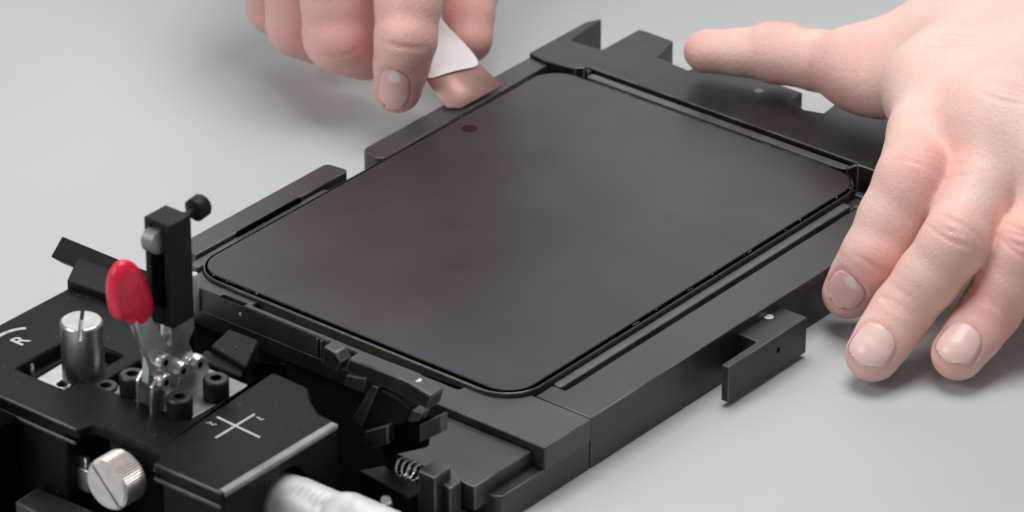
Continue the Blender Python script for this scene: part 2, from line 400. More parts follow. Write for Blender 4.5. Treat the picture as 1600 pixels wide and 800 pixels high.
cov = cut(cov,
          m_prism([(42.2, -81.3), (71.9, -79.3), (71.9, -40), (42.2, -40)], 24.0, 40),           # opening under the clamp
          m_prism(rrect(20.8, 37.6, -88, -66.5, 0.8, 3), 27.4, 40),                                 # slot round the post
          m_prism(fillet([(54.5, -110), (79, -110), (79, -96.6), (54.5, -96.0)], [2, 3], 3.0), -5, 40),
          m_box(50, 82, -104, -86, -5, 29.0),
          m_lathe([(8.3, -3), (8.3, 6)], frame((99, mv, mz), (1, 0, 0)), 36))
cover = link('cover', cov, M['cover'], st, bev=0.8, seg=2)
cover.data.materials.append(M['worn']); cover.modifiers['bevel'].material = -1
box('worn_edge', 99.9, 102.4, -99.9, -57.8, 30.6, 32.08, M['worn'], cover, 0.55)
# front folded lip; its grey strips paint in the bend highlight
for a, b in ((2, 53.5), (79.8, 101.5)):
    box('folded_lip_highlight', a, b, -101.1, -100.2, 27.4, 28.5, M['rail'], cover, 0.4)
    box('folded_edge_highlight', a, b, -100.62, -99.9, 31.3, 32.05, M['rail'], cover, 0.3)
# slotted post and slot plate
sa, sb = at(97, 600, 29.0), at(124, 583, 29.0); sd_ = (sb - sa)[:2] / np.linalg.norm((sb - sa)[:2]); so = []
for k in range(9): a = math.pi / 2 + math.pi * k / 8; so.append(tuple(sa[:2] + 1.4 * (sd_ * math.cos(a) + np.array([-sd_[1], sd_[0]]) * math.sin(a))))
for k in range(9): a = -math.pi / 2 + math.pi * k / 8; so.append(tuple(sb[:2] + 1.4 * (sd_ * math.cos(a) + np.array([-sd_[1], sd_[0]]) * math.sin(a))))
slot_cut = m_prism(so, 26.0, 31.0)
SP = cut(m_prism(zq([(57, 592), (106, 562), (146, 578), (101, 609)], 29.0), 27.6, 29.0), slot_cut)
link('slot_plate', SP, M['satin'], st, bev=0.15)
pc = at(127, 501, 46.0); pr = 5.45
post = m_lathe([(pr, 28.5), (pr, 45.6), (pr - 0.5, 46.1)], Matrix.Translation((pc[0], pc[1], 0)), 48)
post = cut(post, m_box(-9, 9, -0.42, 0.42, 43.2, 50, Matrix.Translation((pc[0], pc[1], 0)) @ Matrix.Rotation(AZ, 4, 'Z')))
link('slotted_post', post, M['steel'], st, bev=0.15)
for px, py in ((47, 573), (86, 548)):
    q = at(px, py, 29.5); link('guide_pin', m_lathe([(1.1, 26), (1.1, 30.2), (0.7, 30.8)], Matrix.Translation((q[0], q[1], 0)), 16), M['zinc'], st)
# painted marks
def stroke(name, pts, w, z, parent, mat=M['paint']):
    bm = bmesh.new()
    for (x0, y0), (x1, y1) in zip(pts[:-1], pts[1:]):
        d = Vector((x1 - x0, y1 - y0)); L = d.length; d.normalize(); nn = Vector((-d.y, d.x)) * w / 2; e = d * w * 0.35
        bm_prism(bm, [(x0 - nn.x - e.x, y0 - nn.y - e.y), (x1 - nn.x + e.x, y1 - nn.y + e.y), (x1 + nn.x + e.x, y1 + nn.y + e.y), (x0 + nn.x - e.x, y0 + nn.y - e.y)], z, z + 0.05 + 0.004 * rnd.random())
    return link(name, bm_mesh('m', bm), mat, parent)
T2 = lambda px, py: tuple(at(px, py, CT)[:2])
stroke('painted_cross', [T2(340, 652), T2(405, 683)], 0.62, CT, cover)
stroke('painted_cross', [T2(338, 684), T2(397, 648)], 0.62, CT + 0.06, cover)
stroke('painted_mark', [T2(323, 661), T2(329, 660), T2(332, 664), T2(338, 663)], 0.3, CT, cover)
stroke('painted_mark', [T2(401, 652), T2(405, 653), T2(407, 656), T2(412, 655)], 0.3, CT, cover)
arc = []
for k in range(13):
    tt = k / 12; P0, P1, P2 = np.array([-22, 548.]), np.array([-8, 518.]), np.array([38, 513.])
    q = P0 * (1 - tt) ** 2 + 2 * P1 * tt * (1 - tt) + P2 * tt * tt; arc.append(T2(*q))
stroke('painted_arc', arc, 1.1, CT, cover)
def letter(ch, px, py, size, rot, parent, name):
    c = bpy.data.curves.new('t', 'FONT'); c.body = ch; c.size = size; c.align_x = 'CENTER'; c.align_y = 'CENTER'; c.extrude = 0.03; c.offset = 0.09
    o = bpy.data.objects.new('t', c); SC.collection.objects.link(o); bpy.context.view_layer.update()
    me = bpy.data.meshes.new_from_object(o.evaluated_get(bpy.context.evaluated_depsgraph_get())); bpy.data.objects.remove(o)
    p = at(px, py, CT); me.transform(Matrix.Translation((p[0], p[1], CT + 0.03)) @ Matrix.Rotation(rot, 4, 'Z'))
    return link(name, me, M['paint'], parent)
letter('R', 32, 533, 6.2, math.radians(90), cover, 'painted_letter')

# toggle clamp
PZ = 31.0
clamp = link('toggle_clamp', m_prism(fillet([(45.5, -80.5), (70.8, -79.0), (71.5, -56), (46.5, -56)], [0, 1, 2, 3], 1.5), PZ - 1.6, PZ), M['dull'], st, bev=0.3)
box('clamp_pad', 43, 71.7, -81, -50, 24.0, PZ - 1.62, M['pit'], st, 0)
def bolt(u, v, ztop, r=3.35):
    bm = bmesh.new()
    s = bm_lathe(bm, [(r * 0.96, PZ), (r, PZ + 0.5), (r, ztop - 0.5), (r - 0.45, ztop)], Matrix.Translation((u, v, 0)), 32)
    me = cut(bm_mesh('m', bm), m_lathe([(1.65, -3.2), (1.65, 2)], Matrix.Translation((u, v, ztop)), 6))
    return link('socket_bolt', me, M['rubber'], st, bev=0.12)
for u, v, zt in ((51.2, -77.4, 36.8), (67.9, -78.2, 36.8), (68.9, -65.8, 36.8), (50.0, -63.5, 36.8)): bolt(u, v, zt)
q = at(165, 603, 31.5); me = cut(m_lathe([(3.2, 27), (3.2, 31.4), (2.8, 31.8)], Matrix.Translation((q[0], q[1], 0)), 28), m_lathe([(1.6, -2.5), (1.6, 2)], Matrix.Translation((q[0], q[1], 31.8)), 6))
link('socket_bolt', me, M['rubber'], st, bev=0.1)
# cheeks and links lie in planes u = constant: outlines given as (v, z)
def plate_u(name, vz, u0, u1, mat, parent, bev=0.2):
    m = Matrix(((0, 0, 1, 0), (1, 0, 0, 0), (0, 1, 0, 0), (0, 0, 0, 1)))
    return link(name, m_prism(vz, u0, u1, m), mat, parent, bev=bev)
def vz(pts, u): return [tuple(at_u(px, py, u)[1:3]) for px, py in pts]
UC = 61.5
plate_u('cheek', fillet(vz([(238, 655), (238, 606), (252, 584), (272, 590), (276, 620), (268, 652)], 63.4), [2, 3], 1.5), 62.4, 63.4, M['zinc'], clamp)
plate_u('cheek', fillet(vz([(218, 642), (216, 596), (228, 572), (246, 578), (250, 606), (244, 640)], 57.2), [2, 3], 1.5), 56.2, 57.2, M['zinc'], clamp)
plate_u('cheek', fillet(vz([(276, 636), (280, 594), (296, 560), (318, 556), (328, 572), (322, 610), (330, 636), (300, 650)], 63.4), [2, 3, 4], 1.5), 62.42, 63.42, M['satin'], clamp)
plate_u('cheek', fillet(vz([(256, 622), (256, 590), (272, 556), (294, 550), (304, 566), (298, 602), (300, 618)], 57.2), [2, 3, 4], 1.5), 56.2, 57.2, M['satin'], clamp)
plate_u('web', vz([(230, 600), (232, 562), (248, 545), (290, 556), (300, 585), (282, 620), (262, 622)], 60.6), 58.6, 60.8, M['satin'], clamp)
plate_u('lever', fillet(vz([(240, 590), (213, 512), (205, 470), (218, 462), (238, 500), (268, 552), (292, 575), (282, 592)], 61.8), [1, 5], 1.5), 60.9, 62.3, M['satin'], clamp)
plate_u('lever', fillet(vz([(232, 590), (207, 516), (200, 470), (212, 464), (231, 500), (252, 540), (266, 575)], 58.4), [1, 5], 1.5), 57.3, 58.5, M['zinc'], clamp)
plate_u('arm_link', fillet(vz([(270, 572), (268, 530), (266, 512), (266, 470), (300, 470), (304, 512), (294, 535), (310, 566), (296, 582)], 62.3), [6, 7], 1.5), 58.62, 62.35, M['zinc'], clamp)
for px, py in ((257, 566), (258, 597), (285, 579), (311, 569)):
    p = at_u(px, py, 64.0)
    rv = link('rivet', m_lathe([(2.35, -1.2), (2.35, 0.5), (1.9, 1.1)], frame((63.4, p[1], p[2]), (1, 0, 0)), 20), M['nickel'], clamp)
    link('rivet_dimple', m_lathe([(0.9, 0.0), (0.9, 1.14), (0.7, 1.16)], frame((63.4, p[1], p[2]), (1, 0, 0)), 14), M['pit'], rv)
# red grip: a flattened two-lobed sleeve on the lever
go = vz([(201, 413), (217, 414), (232, 436), (243, 464), (245, 490), (235, 508), (223, 516), (214, 508), (210, 496), (204, 493), (199, 503), (191, 502), (185, 480), (183, 452), (189, 427)], 62.4)
go = np.array(go); gc = go.mean(0); V, F = [], []; n_ = len(go)
for uu, sc_ in ((57.2, 0.55), (57.6, 0.94), (59.9, 1.12), (62.2, 0.99), (62.8, 0.58)):
    for p in go: q = gc + (p - gc) * sc_; V.append((uu, q[0], q[1]))
for i_ in range(4):
    for k in range(n_): F.append((i_ * n_ + k, i_ * n_ + (k + 1) % n_, (i_ + 1) * n_ + (k + 1) % n_, (i_ + 1) * n_ + k))
F.append(tuple(range(n_))[::-1]); F.append(tuple(range(4 * n_, 5 * n_)))
me = new_mesh('m', V, F); bm = bmesh.new(); bm.from_mesh(me); me = bm_mesh('m', bm)
g = link('grip', me, M['grip'], clamp, smooth=180)
sb_ = g.modifiers.new('sub', 'SUBSURF'); sb_.levels = sb_.render_levels = 3
# upright arm: a U channel open to the front with a roller at its head
ua, va, z0a, z1a = 58.0, -76.0, 52.0, 84.6
p0 = at_u(270, 515, 66.2); va = p0[1]; z0a = p0[2]; z1a = at_u(270, 351, 66.2)[2]
ua = 66.2 - 8.4
arm = m_box(ua, 66.2, va, va + 8.0, z0a, z1a)
arm = cut(arm, m_box(ua + 1.9, 66.2 - 1.9, va - 2, va + 5.6, z0a + 5, z1a - 1.6))
link('upright_arm', arm, M['black'], st, bev=0.35)
box('slot_reflection', ua + 2.0, 66.1 - 1.9, va + 4.6, va + 5.55, z0a + 5.2, z1a - 2, M['darkred'], st, 0)  # sheet carrying the grip's red reflection inside the channel
link('roller', m_lathe([(2.8, 0), (3.3, 0.5), (3.3, 4.0), (2.8, 4.4)], frame((ua + 0.9, va + 0.5, z1a - 5.6), (1, 0, 0)), 28), M['dull'], st)
kz = z1a - 1.2; kv = va + 8.0; ku = 63.2
kb = link('thumbscrew', m_lathe([(1.1, -1), (1.1, 3.4), (2.0, 3.7), (3.1, 4.3), (3.1, 7.4), (2.5, 8.2)], frame((ku, kv, kz - 1.0), (0, 1, 0.12)), 12), M['black'], st, bev=0.2)
link('collar', m_lathe([(1.6, -0.2), (1.6, 1.6), (1.3, 2.0)], frame((ku - 1.5, kv, kz - 1.2), (0, 1, 0.12)), 18), M['pin'], st)
# rear presser block
prism('presser_block', zq([(329, 541), (358, 514), (404, 531), (384, 573)], 33), 25, 33, M['cover'], st, 0.5)
prism('presser_block', zq([(306, 560), (322, 546), (384, 573), (376, 588)], 31.5), 22, 31.5, M['cover'], st, 0.5)
# pressing flaps: bars set on edge along the fixture
def slanted_bar(name, u0, u1, v, ztop, mat, parent, chamfer=0.0):
    vzp = [(v, ztop), (v + 3.2, ztop - 3.2), (v - 0.6, ztop - 7.8), (v - 4.6, ztop - 4.2)]
    m = Matrix(((0, 0, 1, 0), (1, 0, 0, 0), (0, 1, 0, 0), (0, 0, 0, 1)))
    me = m_prism(vzp, u0, u1, m)
    return link(name, me, mat, parent, bev=0.35)
e0 = at(97, 369, 36); slanted_bar('press_flap', e0[0], 22, e0[1], 36, M['black'], st)
prism('flap_support', zq([(122, 408), (105, 446), (236, 492), (240, 452)], 32.5), 24, 34.0, M['black'], st, 0.4)
e1 = at(548, 556, 36); e2 = at(662, 600, 36)
# struts under the right flap: outlines in the plane facing the operator (u, z) at fixed v
def plate_v(name, uz, v0, v1, mat, parent, bev=0.3):
    m = Matrix(((1, 0, 0, 0), (0, 0, 1, 0), (0, 1, 0, 0), (0, 0, 0, 1)))
    return link(name, m_prism(uz, v0, v1, m), mat, parent, bev=bev)
def uz(pts, v): return [(at_v(px, py, v)[0], at_v(px, py, v)[2]) for px, py in pts]
plate_v('press_flap', uz([(545, 560), (636, 595), (674, 620), (668, 641), (626, 617), (539, 579)], -38.5), -38.5, -33.5, M['rail'], st, 0.5)
for px, py, r in ((653, 598, 1.5), (636, 595, 0.7)):
    p = at_v(px, py, -36.0); link('flap_screw', m_lathe([(r, -2.5), (r, 0.5 * r), (r * 0.6, 0.9 * r)], Matrix.Translation(p - np.array([0, 0, 0.5])), 18), M['zinc'], st)
plate_v('hinge_tab', uz([(506, 541), (524, 551), (533, 566), (527, 581), (503, 567)], -36), -36, -32, M['rail'], st, 0.4)
plate_v('flap_strut', uz([(590, 606), (622, 622), (641, 640), (630, 664), (590, 668), (563, 669)], -38.2), -38.2, -34.5, M['black'], st, 0.5)
plate_v('strut_edge', uz([(581, 602), (591, 606), (564, 669), (549, 656)], -39), -39, -34.8, M['plate'], st, 0.4)
plate_v('strut_gusset', uz([(628, 634), (662, 646), (652, 662), (622, 655)], -37.4), -37.4, -34.5, M['plate'], st, 0.4)
plate_v('strut_foot', uz([(570, 674), (606, 664), (606, 694), (572, 704)], -40), -40, -35.6, M['rail'], st, 0.4)
plate_v('flap_block', uz([(541, 586), (571, 592), (567, 614), (537, 603)], -39.4), -39.4, -35.6, M['plate'], st, 0.4)
for px in (491, 498):
    p = at(px, 546 + (px - 491) * 0.4, 12); box('ridge', p[0] - 0.25, p[0] + 0.25, -6.1, -5.25, 9.0, 14.7, M['edge'], fx, 0.15)
plate_v('stop_block', uz([(655, 664), (690, 648), (690, 676), (655, 692)], -38), -38, -35.5, M['plate'], st, 0.4)
plate_v('stop_arm', uz([(590, 668), (668, 655), (664, 700), (600, 715)], -37.5), -37.5, -35.6, M['pit'], st, 0.4)
prism('spring_block', zq([(653, 735), (678, 718), (705, 729), (680, 747)], 17.5), 3.0, 17.5, M['rail'], st, 0.45)
prism('spring_block', zq([(680, 747), (705, 729), (720, 752), (703, 764)], 14.0), 3.0, 14.0, M['rail'], st, 0.45)
prism('stop_bar', zq([(560, 748), (600, 740), (672, 776), (640, 792)], 6.0), 1.0, 8.5, M['black'], st, 0.4)
c = at(640, 735, 16.0); pts = []
for k in range(73):
    a = k / 72 * 3.4 * 2 * math.pi; pts.append((c[0] - 3.4 + 6.2 * k / 72, c[1] + 2.3 * math.cos(a), 16 + 2.3 * math.sin(a)))
bm = bmesh.new(); bm_tube(bm, pts, 0.30, 7); link('spring', bm_mesh('m', bm), M['zinc'], st)
p = at(603, 784, 14); link('stop_screw', m_lathe([(1.5, -2), (1.5, 1), (1.0, 1.6)], frame((p[0], p[1], 14), (0.3, -0.6, 0.7)), 16), M['zinc'], st)
# micrometer through the right wall
mm_ = link('micrometer_sleeve', m_lathe([(5.6, 97), (6.4, 103.5), (6.7, 106), (6.7, 122)], frame((0, mv, mz), (1, 0, 0)), 40), M['chrome'], st)
link('thimble', m_lathe([(7.0, 117.4), (7.6, 119.0), (8.1, 121), (8.1, 134), (7.4, 138), (7.4, 149), (7.0, 149.5)], frame((0, mv, mz), (1, 0, 0)), 40), M['chrome'], mm_)
for k in range(6):                                  # engraved graduations on the sleeve
    a0 = math.radians(56 if k % 4 else 48); L = math.radians(26 if k % 4 else 40)
    bm = bmesh.new(); n0 = 5; r = 6.71; u0 = 107 + k * 1.9
    for j in range(n0):
        b0, b1 = a0 + L * j / n0, a0 + L * (j + 1) / n0
        q = [(u, mv - rr * math.cos(b), mz + rr * math.sin(b)) for b in (b0, b1) for rr in (r, r + 0.03) for u in (u0, u0 + 0.16)]
        vv = [bm.verts.new(x) for x in q]
        for f in ((0, 1, 3, 2), (4, 6, 7, 5), (2, 3, 7, 6), (0, 4, 5, 1)): bm.faces.new([vv[i] for i in f])
    link('graduation', bm_mesh('m', bm), M['engrave'], mm_)
# knurled slotted screw in the front notch
kc = at_v(166, 759, -105.5); ku, kz = kc[0], kc[2]
bm = bmesh.new(); S = 120; R = 6.7; rings = []
for r, h in ((R - 0.7, 0), (R, 0.6), (R, 7.2), (R - 0.6, 7.9)):
    rings.append([bm.verts.new(((r + (0.13 if k % 2 else -0.13)) * math.cos(2 * math.pi * k / S), (r + (0.13 if k % 2 else -0.13)) * math.sin(2 * math.pi * k / S), h)) for k in range(S)])
for a, b in zip(rings[:-1], rings[1:]):
    for k in range(S): bm.faces.new((a[k], a[(k + 1) % S], b[(k + 1) % S], b[k]))
bm.faces.new(rings[0][::-1]); bm.faces.new(rings[-1])
fm = frame((ku, -97.8, kz), (0, -1, 0)); me = bm_mesh('m', bm); me.transform(fm)
sl = m_box(-9, 9, -0.42, 0.42, 6.6, 12, fm @ Matrix.Rotation(math.radians(-46), 4, 'Z'))
link('knurled_screw', cut(me, sl), M['nickel'], st, smooth=25)
link('screw_shank', m_lathe([(3.0, 0), (3.0, 10)], frame((ku, -97.7, kz), (0, 1, 0)), 24), M['steel'], st)
p = at_v(133, 718, -95); box('latch_tab', p[0] - 1.6, p[0] + 1.2, -96, -94, p[2] - 2, p[2] + 1.2, M['zinc'], st, 0.5)
p = at_v(130, 745, -96); box('latch_plate', p[0] - 2, p[0] + 3, -97, -94, p[2] - 3.5, p[2] + 3, M['satin'], st, 0.4)
box('notch_bar', 60, 80, -95.4, -93, 24.5, 28.6, M['black'], st, 0.4)
# blocks in front of the cover at the left
q = at(29, 650, 29.0); box('mounting_block', q[0] - 26, q[0], -110, -101.4, 0.4, 29.0, M['pit'], st, 0.5)
qq = zq([(24, 784), (58, 762), (150, 800), (112, 830)], 11); prism('mounting_bar', qq, 0.4, 11, M['rail'], st, 0.5)

# ------------------------------------------------------------------ pry blade
pb = thing('pry_blade', at(715, 130, 18), 'thin steel pry blade with white handle, its edge slid under the display', 'blade')
def sheet(name, rows, thick, mat, parent, sub=2):
    """rows of points; thickness along the sheet normal"""
    R_, C_ = len(rows), len(rows[0]); V = [np.array(p, float) for r in rows for p in r]
    F = [(i * C_ + j, i * C_ + j + 1, (i + 1) * C_ + j + 1, (i + 1) * C_ + j) for i in range(R_ - 1) for j in range(C_ - 1)]
    o = link(name, new_mesh('m', V, F), mat, parent, smooth=60)
    s = o.modifiers.new('thick', 'SOLIDIFY'); s.thickness = thick * MM; s.offset = 0
    if sub: b = o.modifiers.new('sub', 'SUBSURF'); b.levels = sub; b.render_levels = sub; 
    return o
def at_plane(px, py, p0, n):
    ray = FW + RT * (px - 800) / FPX + UPV * (400 - py) / FPX
    return CAM + ray * ((p0 - CAM) @ n) / (ray @ n)
A_, B_ = at(667, 127, 19.6), at(753, 104, 19.6); C_, D_, E_ = at(784, 135, 16.75), None, None
bn = np.cross(B_ - A_, C_ - A_); D_, E_ = at_plane(719, 170, A_, bn), at_plane(698, 169, A_, bn); print('blade z', D_[2], E_[2])
bm = bmesh.new(); vsx = [bm.verts.new(p) for p in (A_ + (B_ - C_) * 0.4, B_ + (B_ - C_) * 0.4, B_, C_, D_, E_, A_)]
bm.faces.new((vsx[0], vsx[6], vsx[2], vsx[1])); bm.faces.new((vsx[6], vsx[5], vsx[4], vsx[3], vsx[2]))
me = bm_mesh('m', bm); bl = link('blade', me, M['blade'], pb, smooth=2)
s = bl.modifiers.new('thick', 'SOLIDIFY'); s.thickness = 0.0004; s.offset = 1; bl.data.materials.append(M['steel']); s.material_offset_rim = 1
rows = []
for (l, r, z) in (((664, 129), (756, 105), 19.8), ((648, 104), (741, 82), 22), ((638, 78), (720, 60), 25), ((630, 48), (698, 40), 29), ((622, 10), (676, 10), 34)):
    a, b = at(*l, z), at(*r, z); rows.append([a, a * 0.67 + b * 0.33 + UPV * 0.8, a * 0.33 + b * 0.67 + UPV * 0.8, b])
h = sheet('handle', rows, 0.5, M['white'], pb, 2)

# ------------------------------------------------------------------ hands: one implicit surface each
def unit(v): v = np.asarray(v, float); return v / np.linalg.norm(v)
def sm(a, b, k):
    h = np.clip(0.5 + 0.5 * (b - a) / k, 0, 1); return b * (1 - h) + a * h - k * h * (1 - h)
def capd(P, c):
    a, b, ra, rb = c[:4]; ab = b - a; t = np.clip(((P - a) @ ab) / (ab @ ab), 0, 1)
    q = P - a - t[..., None] * ab
    if len(c) > 4 and c[4] is not None:
        n, s = c[4]; q = q + (q @ n)[..., None] * n * (s - 1)
    return np.sqrt((q * q).sum(-1)) - (ra + t * (rb - ra))
class Hand:
    def __init__(s): s.palm = []; s.kt = 0.5; s.fing = []; s.flush = []; s.crease = []; s.nails = []; s.tones = []
    def sdf(s, P, kp=12.0, kf=6.5):
        d = np.full(P.shape[:-1], 30.0)
        for c in s.palm: d = sm(d, capd(P, c), kp)
        out = d
        for F in s.fing:
            f = np.full(P.shape[:-1], 30.0)
            for c in F: f = sm(f, capd(P, c), 2.2)
            g = sm(d, f, kf); out = sm(out, g, s.kt if F is s.fing[-1] else 1.1)
        return out
    def boxes(s):
        A = [c for c in s.palm] + [c for F in s.fing for c in F]
        lo = np.min([np.minimum(c[0], c[1]) - max(c[2], c[3]) for c in A], 0) - 4
        hi = np.max([np.maximum(c[0], c[1]) + max(c[2], c[3]) for c in A], 0) + 4
        return lo, hi
    def grid(s, h, kp=12.0, kf=6.5):
        lo, hi = s.boxes(); N = np.ceil((hi - lo) / h).astype(int) + 1
        ax = [lo[i] + h * np.arange(N[i]) for i in range(3)]
        def local(D, c, k):
            m = max(c[2], c[3]) * 1.35 + 10
            l = np.minimum(c[0], c[1]) - m; u = np.maximum(c[0], c[1]) + m
            sl = tuple(slice(max(0, int((l[i] - lo[i]) / h)), min(N[i], int((u[i] - lo[i]) / h) + 2)) for i in range(3))
            P = np.stack(np.meshgrid(*[ax[i][sl[i]] for i in range(3)], indexing='ij'), -1)
            D[sl] = sm(D[sl], capd(P, c), k)
        d = np.full(N, 30.0)
        for c in s.palm: local(d, c, kp)
        out = d
        for F in s.fing:
            f = np.full(N, 30.0)
            for c in F: local(f, c, 2.2)
            out = sm(out, sm(d, f, kf), s.kt if F is s.fing[-1] else 1.1)
        return out, lo
def surface_nets(D, lo, h):
    neg = D < 0; N = np.array(D.shape) - 1
    cor = [(i, j, k) for i in (0, 1) for j in (0, 1) for k in (0, 1)]
    sub = lambda A, c: A[c[0]:c[0] + N[0], c[1]:c[1] + N[1], c[2]:c[2] + N[2]]
    cnt = sum(sub(neg, c).astype(np.int8) for c in cor)
    act = (cnt > 0) & (cnt < 8); idx = np.full(act.shape, -1, np.int64); cells = np.argwhere(act); idx[act] = np.arange(len(cells))
    val = np.stack([sub(D, c)[act] for c in cor], 1); pos = np.zeros((len(cells), 3)); w = np.zeros(len(cells))
    for a in range(8):
        for b in range(a + 1, 8):
            if sum(abs(x - y) for x, y in zip(cor[a], cor[b])) != 1: continue
            va, vb = val[:, a], val[:, b]; x = (va < 0) != (vb < 0)
            t = np.where(x, va / np.where(x, va - vb, 1), 0)[:, None]
            p = np.array(cor[a]) + t * (np.array(cor[b]) - np.array(cor[a])); pos += np.where(x[:, None], p, 0); w += x
    V = lo + h * (cells + pos / w[:, None]); Q = []
    for ax_ in range(3):
        o1, o2 = (ax_ + 1) % 3, (ax_ + 2) % 3
        s0 = [slice(0, None)] * 3; s0[ax_] = slice(0, -1); s1 = [slice(0, None)] * 3; s1[ax_] = slice(1, None)
        n0, n1 = neg[tuple(s0)], neg[tuple(s1)]
        for flip in (0, 1):
            e = np.argwhere((n0 & ~n1) if not flip else (~n0 & n1))
            e = e[(e[:, o1] > 0) & (e[:, o2] > 0) & (e[:, o1] < N[o1]) & (e[:, o2] < N[o2])]
            def g(d1, d2):
                q = e.copy(); q[:, o1] -= d1; q[:, o2] -= d2; return idx[q[:, 0], q[:, 1], q[:, 2]]
            f = np.stack([g(1, 1), g(0, 1), g(0, 0), g(1, 0)], 1)
            Q.append(f[:, ::-1] if flip else f)
    return V, np.concatenate(Q)
def build_hand(H, name, label, group, h=0.85, ruddy=0.0):
    D, lo = H.grid(h); V, Q = surface_nets(D, lo, h)
    # two light smoothing passes
    E = np.concatenate([Q[:, [0, 1]], Q[:, [1, 2]], Q[:, [2, 3]], Q[:, [3, 0]]])
    for _ in range(2):
        S_ = np.zeros_like(V); cnt = np.zeros(len(V))
        np.add.at(S_, E[:, 0], V[E[:, 1]]); np.add.at(cnt, E[:, 0], 1); np.add.at(S_, E[:, 1], V[E[:, 0]]); np.add.at(cnt, E[:, 1], 1)
        V = V * 0.5 + 0.5 * S_ / np.maximum(cnt, 1)[:, None]
    fn = np.cross(V[Q[:, 2]] - V[Q[:, 0]], V[Q[:, 3]] - V[Q[:, 1]]); nrm = np.zeros_like(V)
    for k in range(4): np.add.at(nrm, Q[:, k], fn)
    nrm /= np.linalg.norm(nrm, axis=1)[:, None] + 1e-9
    flush = np.zeros(len(V)); disp = np.zeros(len(V))
    for c, r, w in H.flush: flush = np.maximum(flush, w * np.exp(-((V - c) ** 2).sum(1) / r ** 2))
    for c, a, n, r, offs, dep in H.crease:
        q = V - c; s_ = q @ a; wv = np.cross(a, n); l_ = q @ wv
        win = np.clip((nrm @ n) * 1.6 - 0.15, 0, 1) * (((q * q).sum(1)) < (r * 2.2) ** 2)
        for i, of in enumerate(offs):
            bend = of + 0.9 * np.sin(l_ * 0.33 + i * 1.9 + c[0]) * 0.5 + 0.035 * l_ * l_ * (-1 if of > 0 else 1) * 0.6
            ext = np.exp(-(l_ / (r * (0.55 + 0.3 * math.sin(i * 2.3 + 1)))) ** 2)
            gsh = np.exp(-((s_ - bend) / 0.55) ** 2) * ext * win
            disp -= dep * 1.9 * gsh; flush = np.maximum(flush, 0.30 * gsh)
    for c, a, n, w_, L_, Wd in H.nails:
        q = V - c; s_ = q @ a; l_ = q @ w_; up = (nrm @ n) > 0.1
        near = ((q * q).sum(1) < 14 ** 2) & up
        f = np.maximum(np.abs(l_) / (Wd / 2), np.abs(s_) / (L_ / 2))
        f = ((np.abs(l_) / (Wd / 2)) ** 3 + (np.abs(s_) / (L_ / 2)) ** 3) ** (1 / 3)
        disp += near * np.where(s_ < L_ * 0.42, 0.13 * np.exp(-((f - 1.26) / 0.16) ** 2), 0) - near * 0.30 * (f < 1.06)
        flush = np.maximum(flush, near * (0.35 * np.exp(-((f - 1.1) / 0.12) ** 2)))
    flush = np.clip(flush + ruddy, 0, 1)
    V = V + nrm * disp[:, None]
    me = bpy.data.meshes.new('m'); me.from_pydata(V.tolist(), [], Q.tolist()); me.update()
    bm = bmesh.new(); bm.from_mesh(me); bmesh.ops.recalc_face_normals(bm, faces=bm.faces); bm.to_mesh(me); bm.free()
    at_ = me.attributes.new('flush', 'FLOAT', 'POINT'); at_.data.foreach_set('value', flush.astype(np.float32))
    o = link(name, me, M['skin'], None, smooth=180); o['label'] = label; o['category'] = 'hand'
    if group: o['group'] = group
    for (c, a, n, w_, L_, Wd), tone in zip(H.nails, H.tones):
        ns, nl = 17, 15; V2, pale = [], []
        S_, T_ = np.meshgrid(np.linspace(-1, 1, ns), np.linspace(-1, 1, nl), indexing='ij')
        # rounded outline: round base, straighter free edge
        wid = np.where(S_ < 0, np.sqrt(np.clip(1 - np.abs(np.clip(S_, -1, 0)) ** 3.0, 0.02, 1)), np.sqrt(np.clip(1 - 0.80 * np.clip(S_, 0, 1) ** 4, 0, 1)))
        s_ = S_ * L_ / 2 - 0.10 * L_ * (T_ ** 2) * (S_ > 0) * S_; l_ = T_ * wid * Wd / 2
        P = c + s_[..., None] * a + l_[..., None] * w_ + n * 8.0
        for _ in range(40): P = P - n * np.clip(H.sdf(P), -1, 2)[..., None] * 0.7
        edge = np.maximum(np.abs(T_), np.abs(S_)); lift = 0.06 + 0.16 * (1 - edge ** 4)
        lift = np.where((S_ > 0.9), 0.15, lift)
        P = P + n * lift[..., None]
        F = [(i * nl + j, i * nl + j + 1, (i + 1) * nl + j + 1, (i + 1) * nl + j) for i in range(ns - 1) for j in range(nl - 1)]
        me = new_mesh('m', P.reshape(-1, 3), F)
        bm = bmesh.new(); bm.from_mesh(me); bmesh.ops.recalc_face_normals(bm, faces=bm.faces)
        if sum((f.normal.dot(Vector(n)) for f in bm.faces)) < 0: bmesh.ops.reverse_faces(bm, faces=bm.faces)
        bm.to_mesh(me); bm.free()
        lun = np.clip(2.2 * (1.0 - ((S_ + 0.70) / 0.30) ** 2 - (T_ / 0.58) ** 2), 0, 1) * (0.9 if tone < 0.2 else 0.2); tip = np.clip((S_ - 0.80) / 0.15, 0, 1)
        pv = np.clip(tone + 0.85 * lun + 0.25 * tip - 0.25 * (edge > 0.93) * (S_ < 0.8), 0, 1)
        aa = me.attributes.new('pale', 'FLOAT', 'POINT'); aa.data.foreach_set('value', pv.ravel().astype(np.float32))
        no = link('fingernail', me, M['nail'], o, smooth=180)
        sd = no.modifiers.new('thick', 'SOLIDIFY'); sd.thickness = 0.0004; sd.offset = -1
    return o
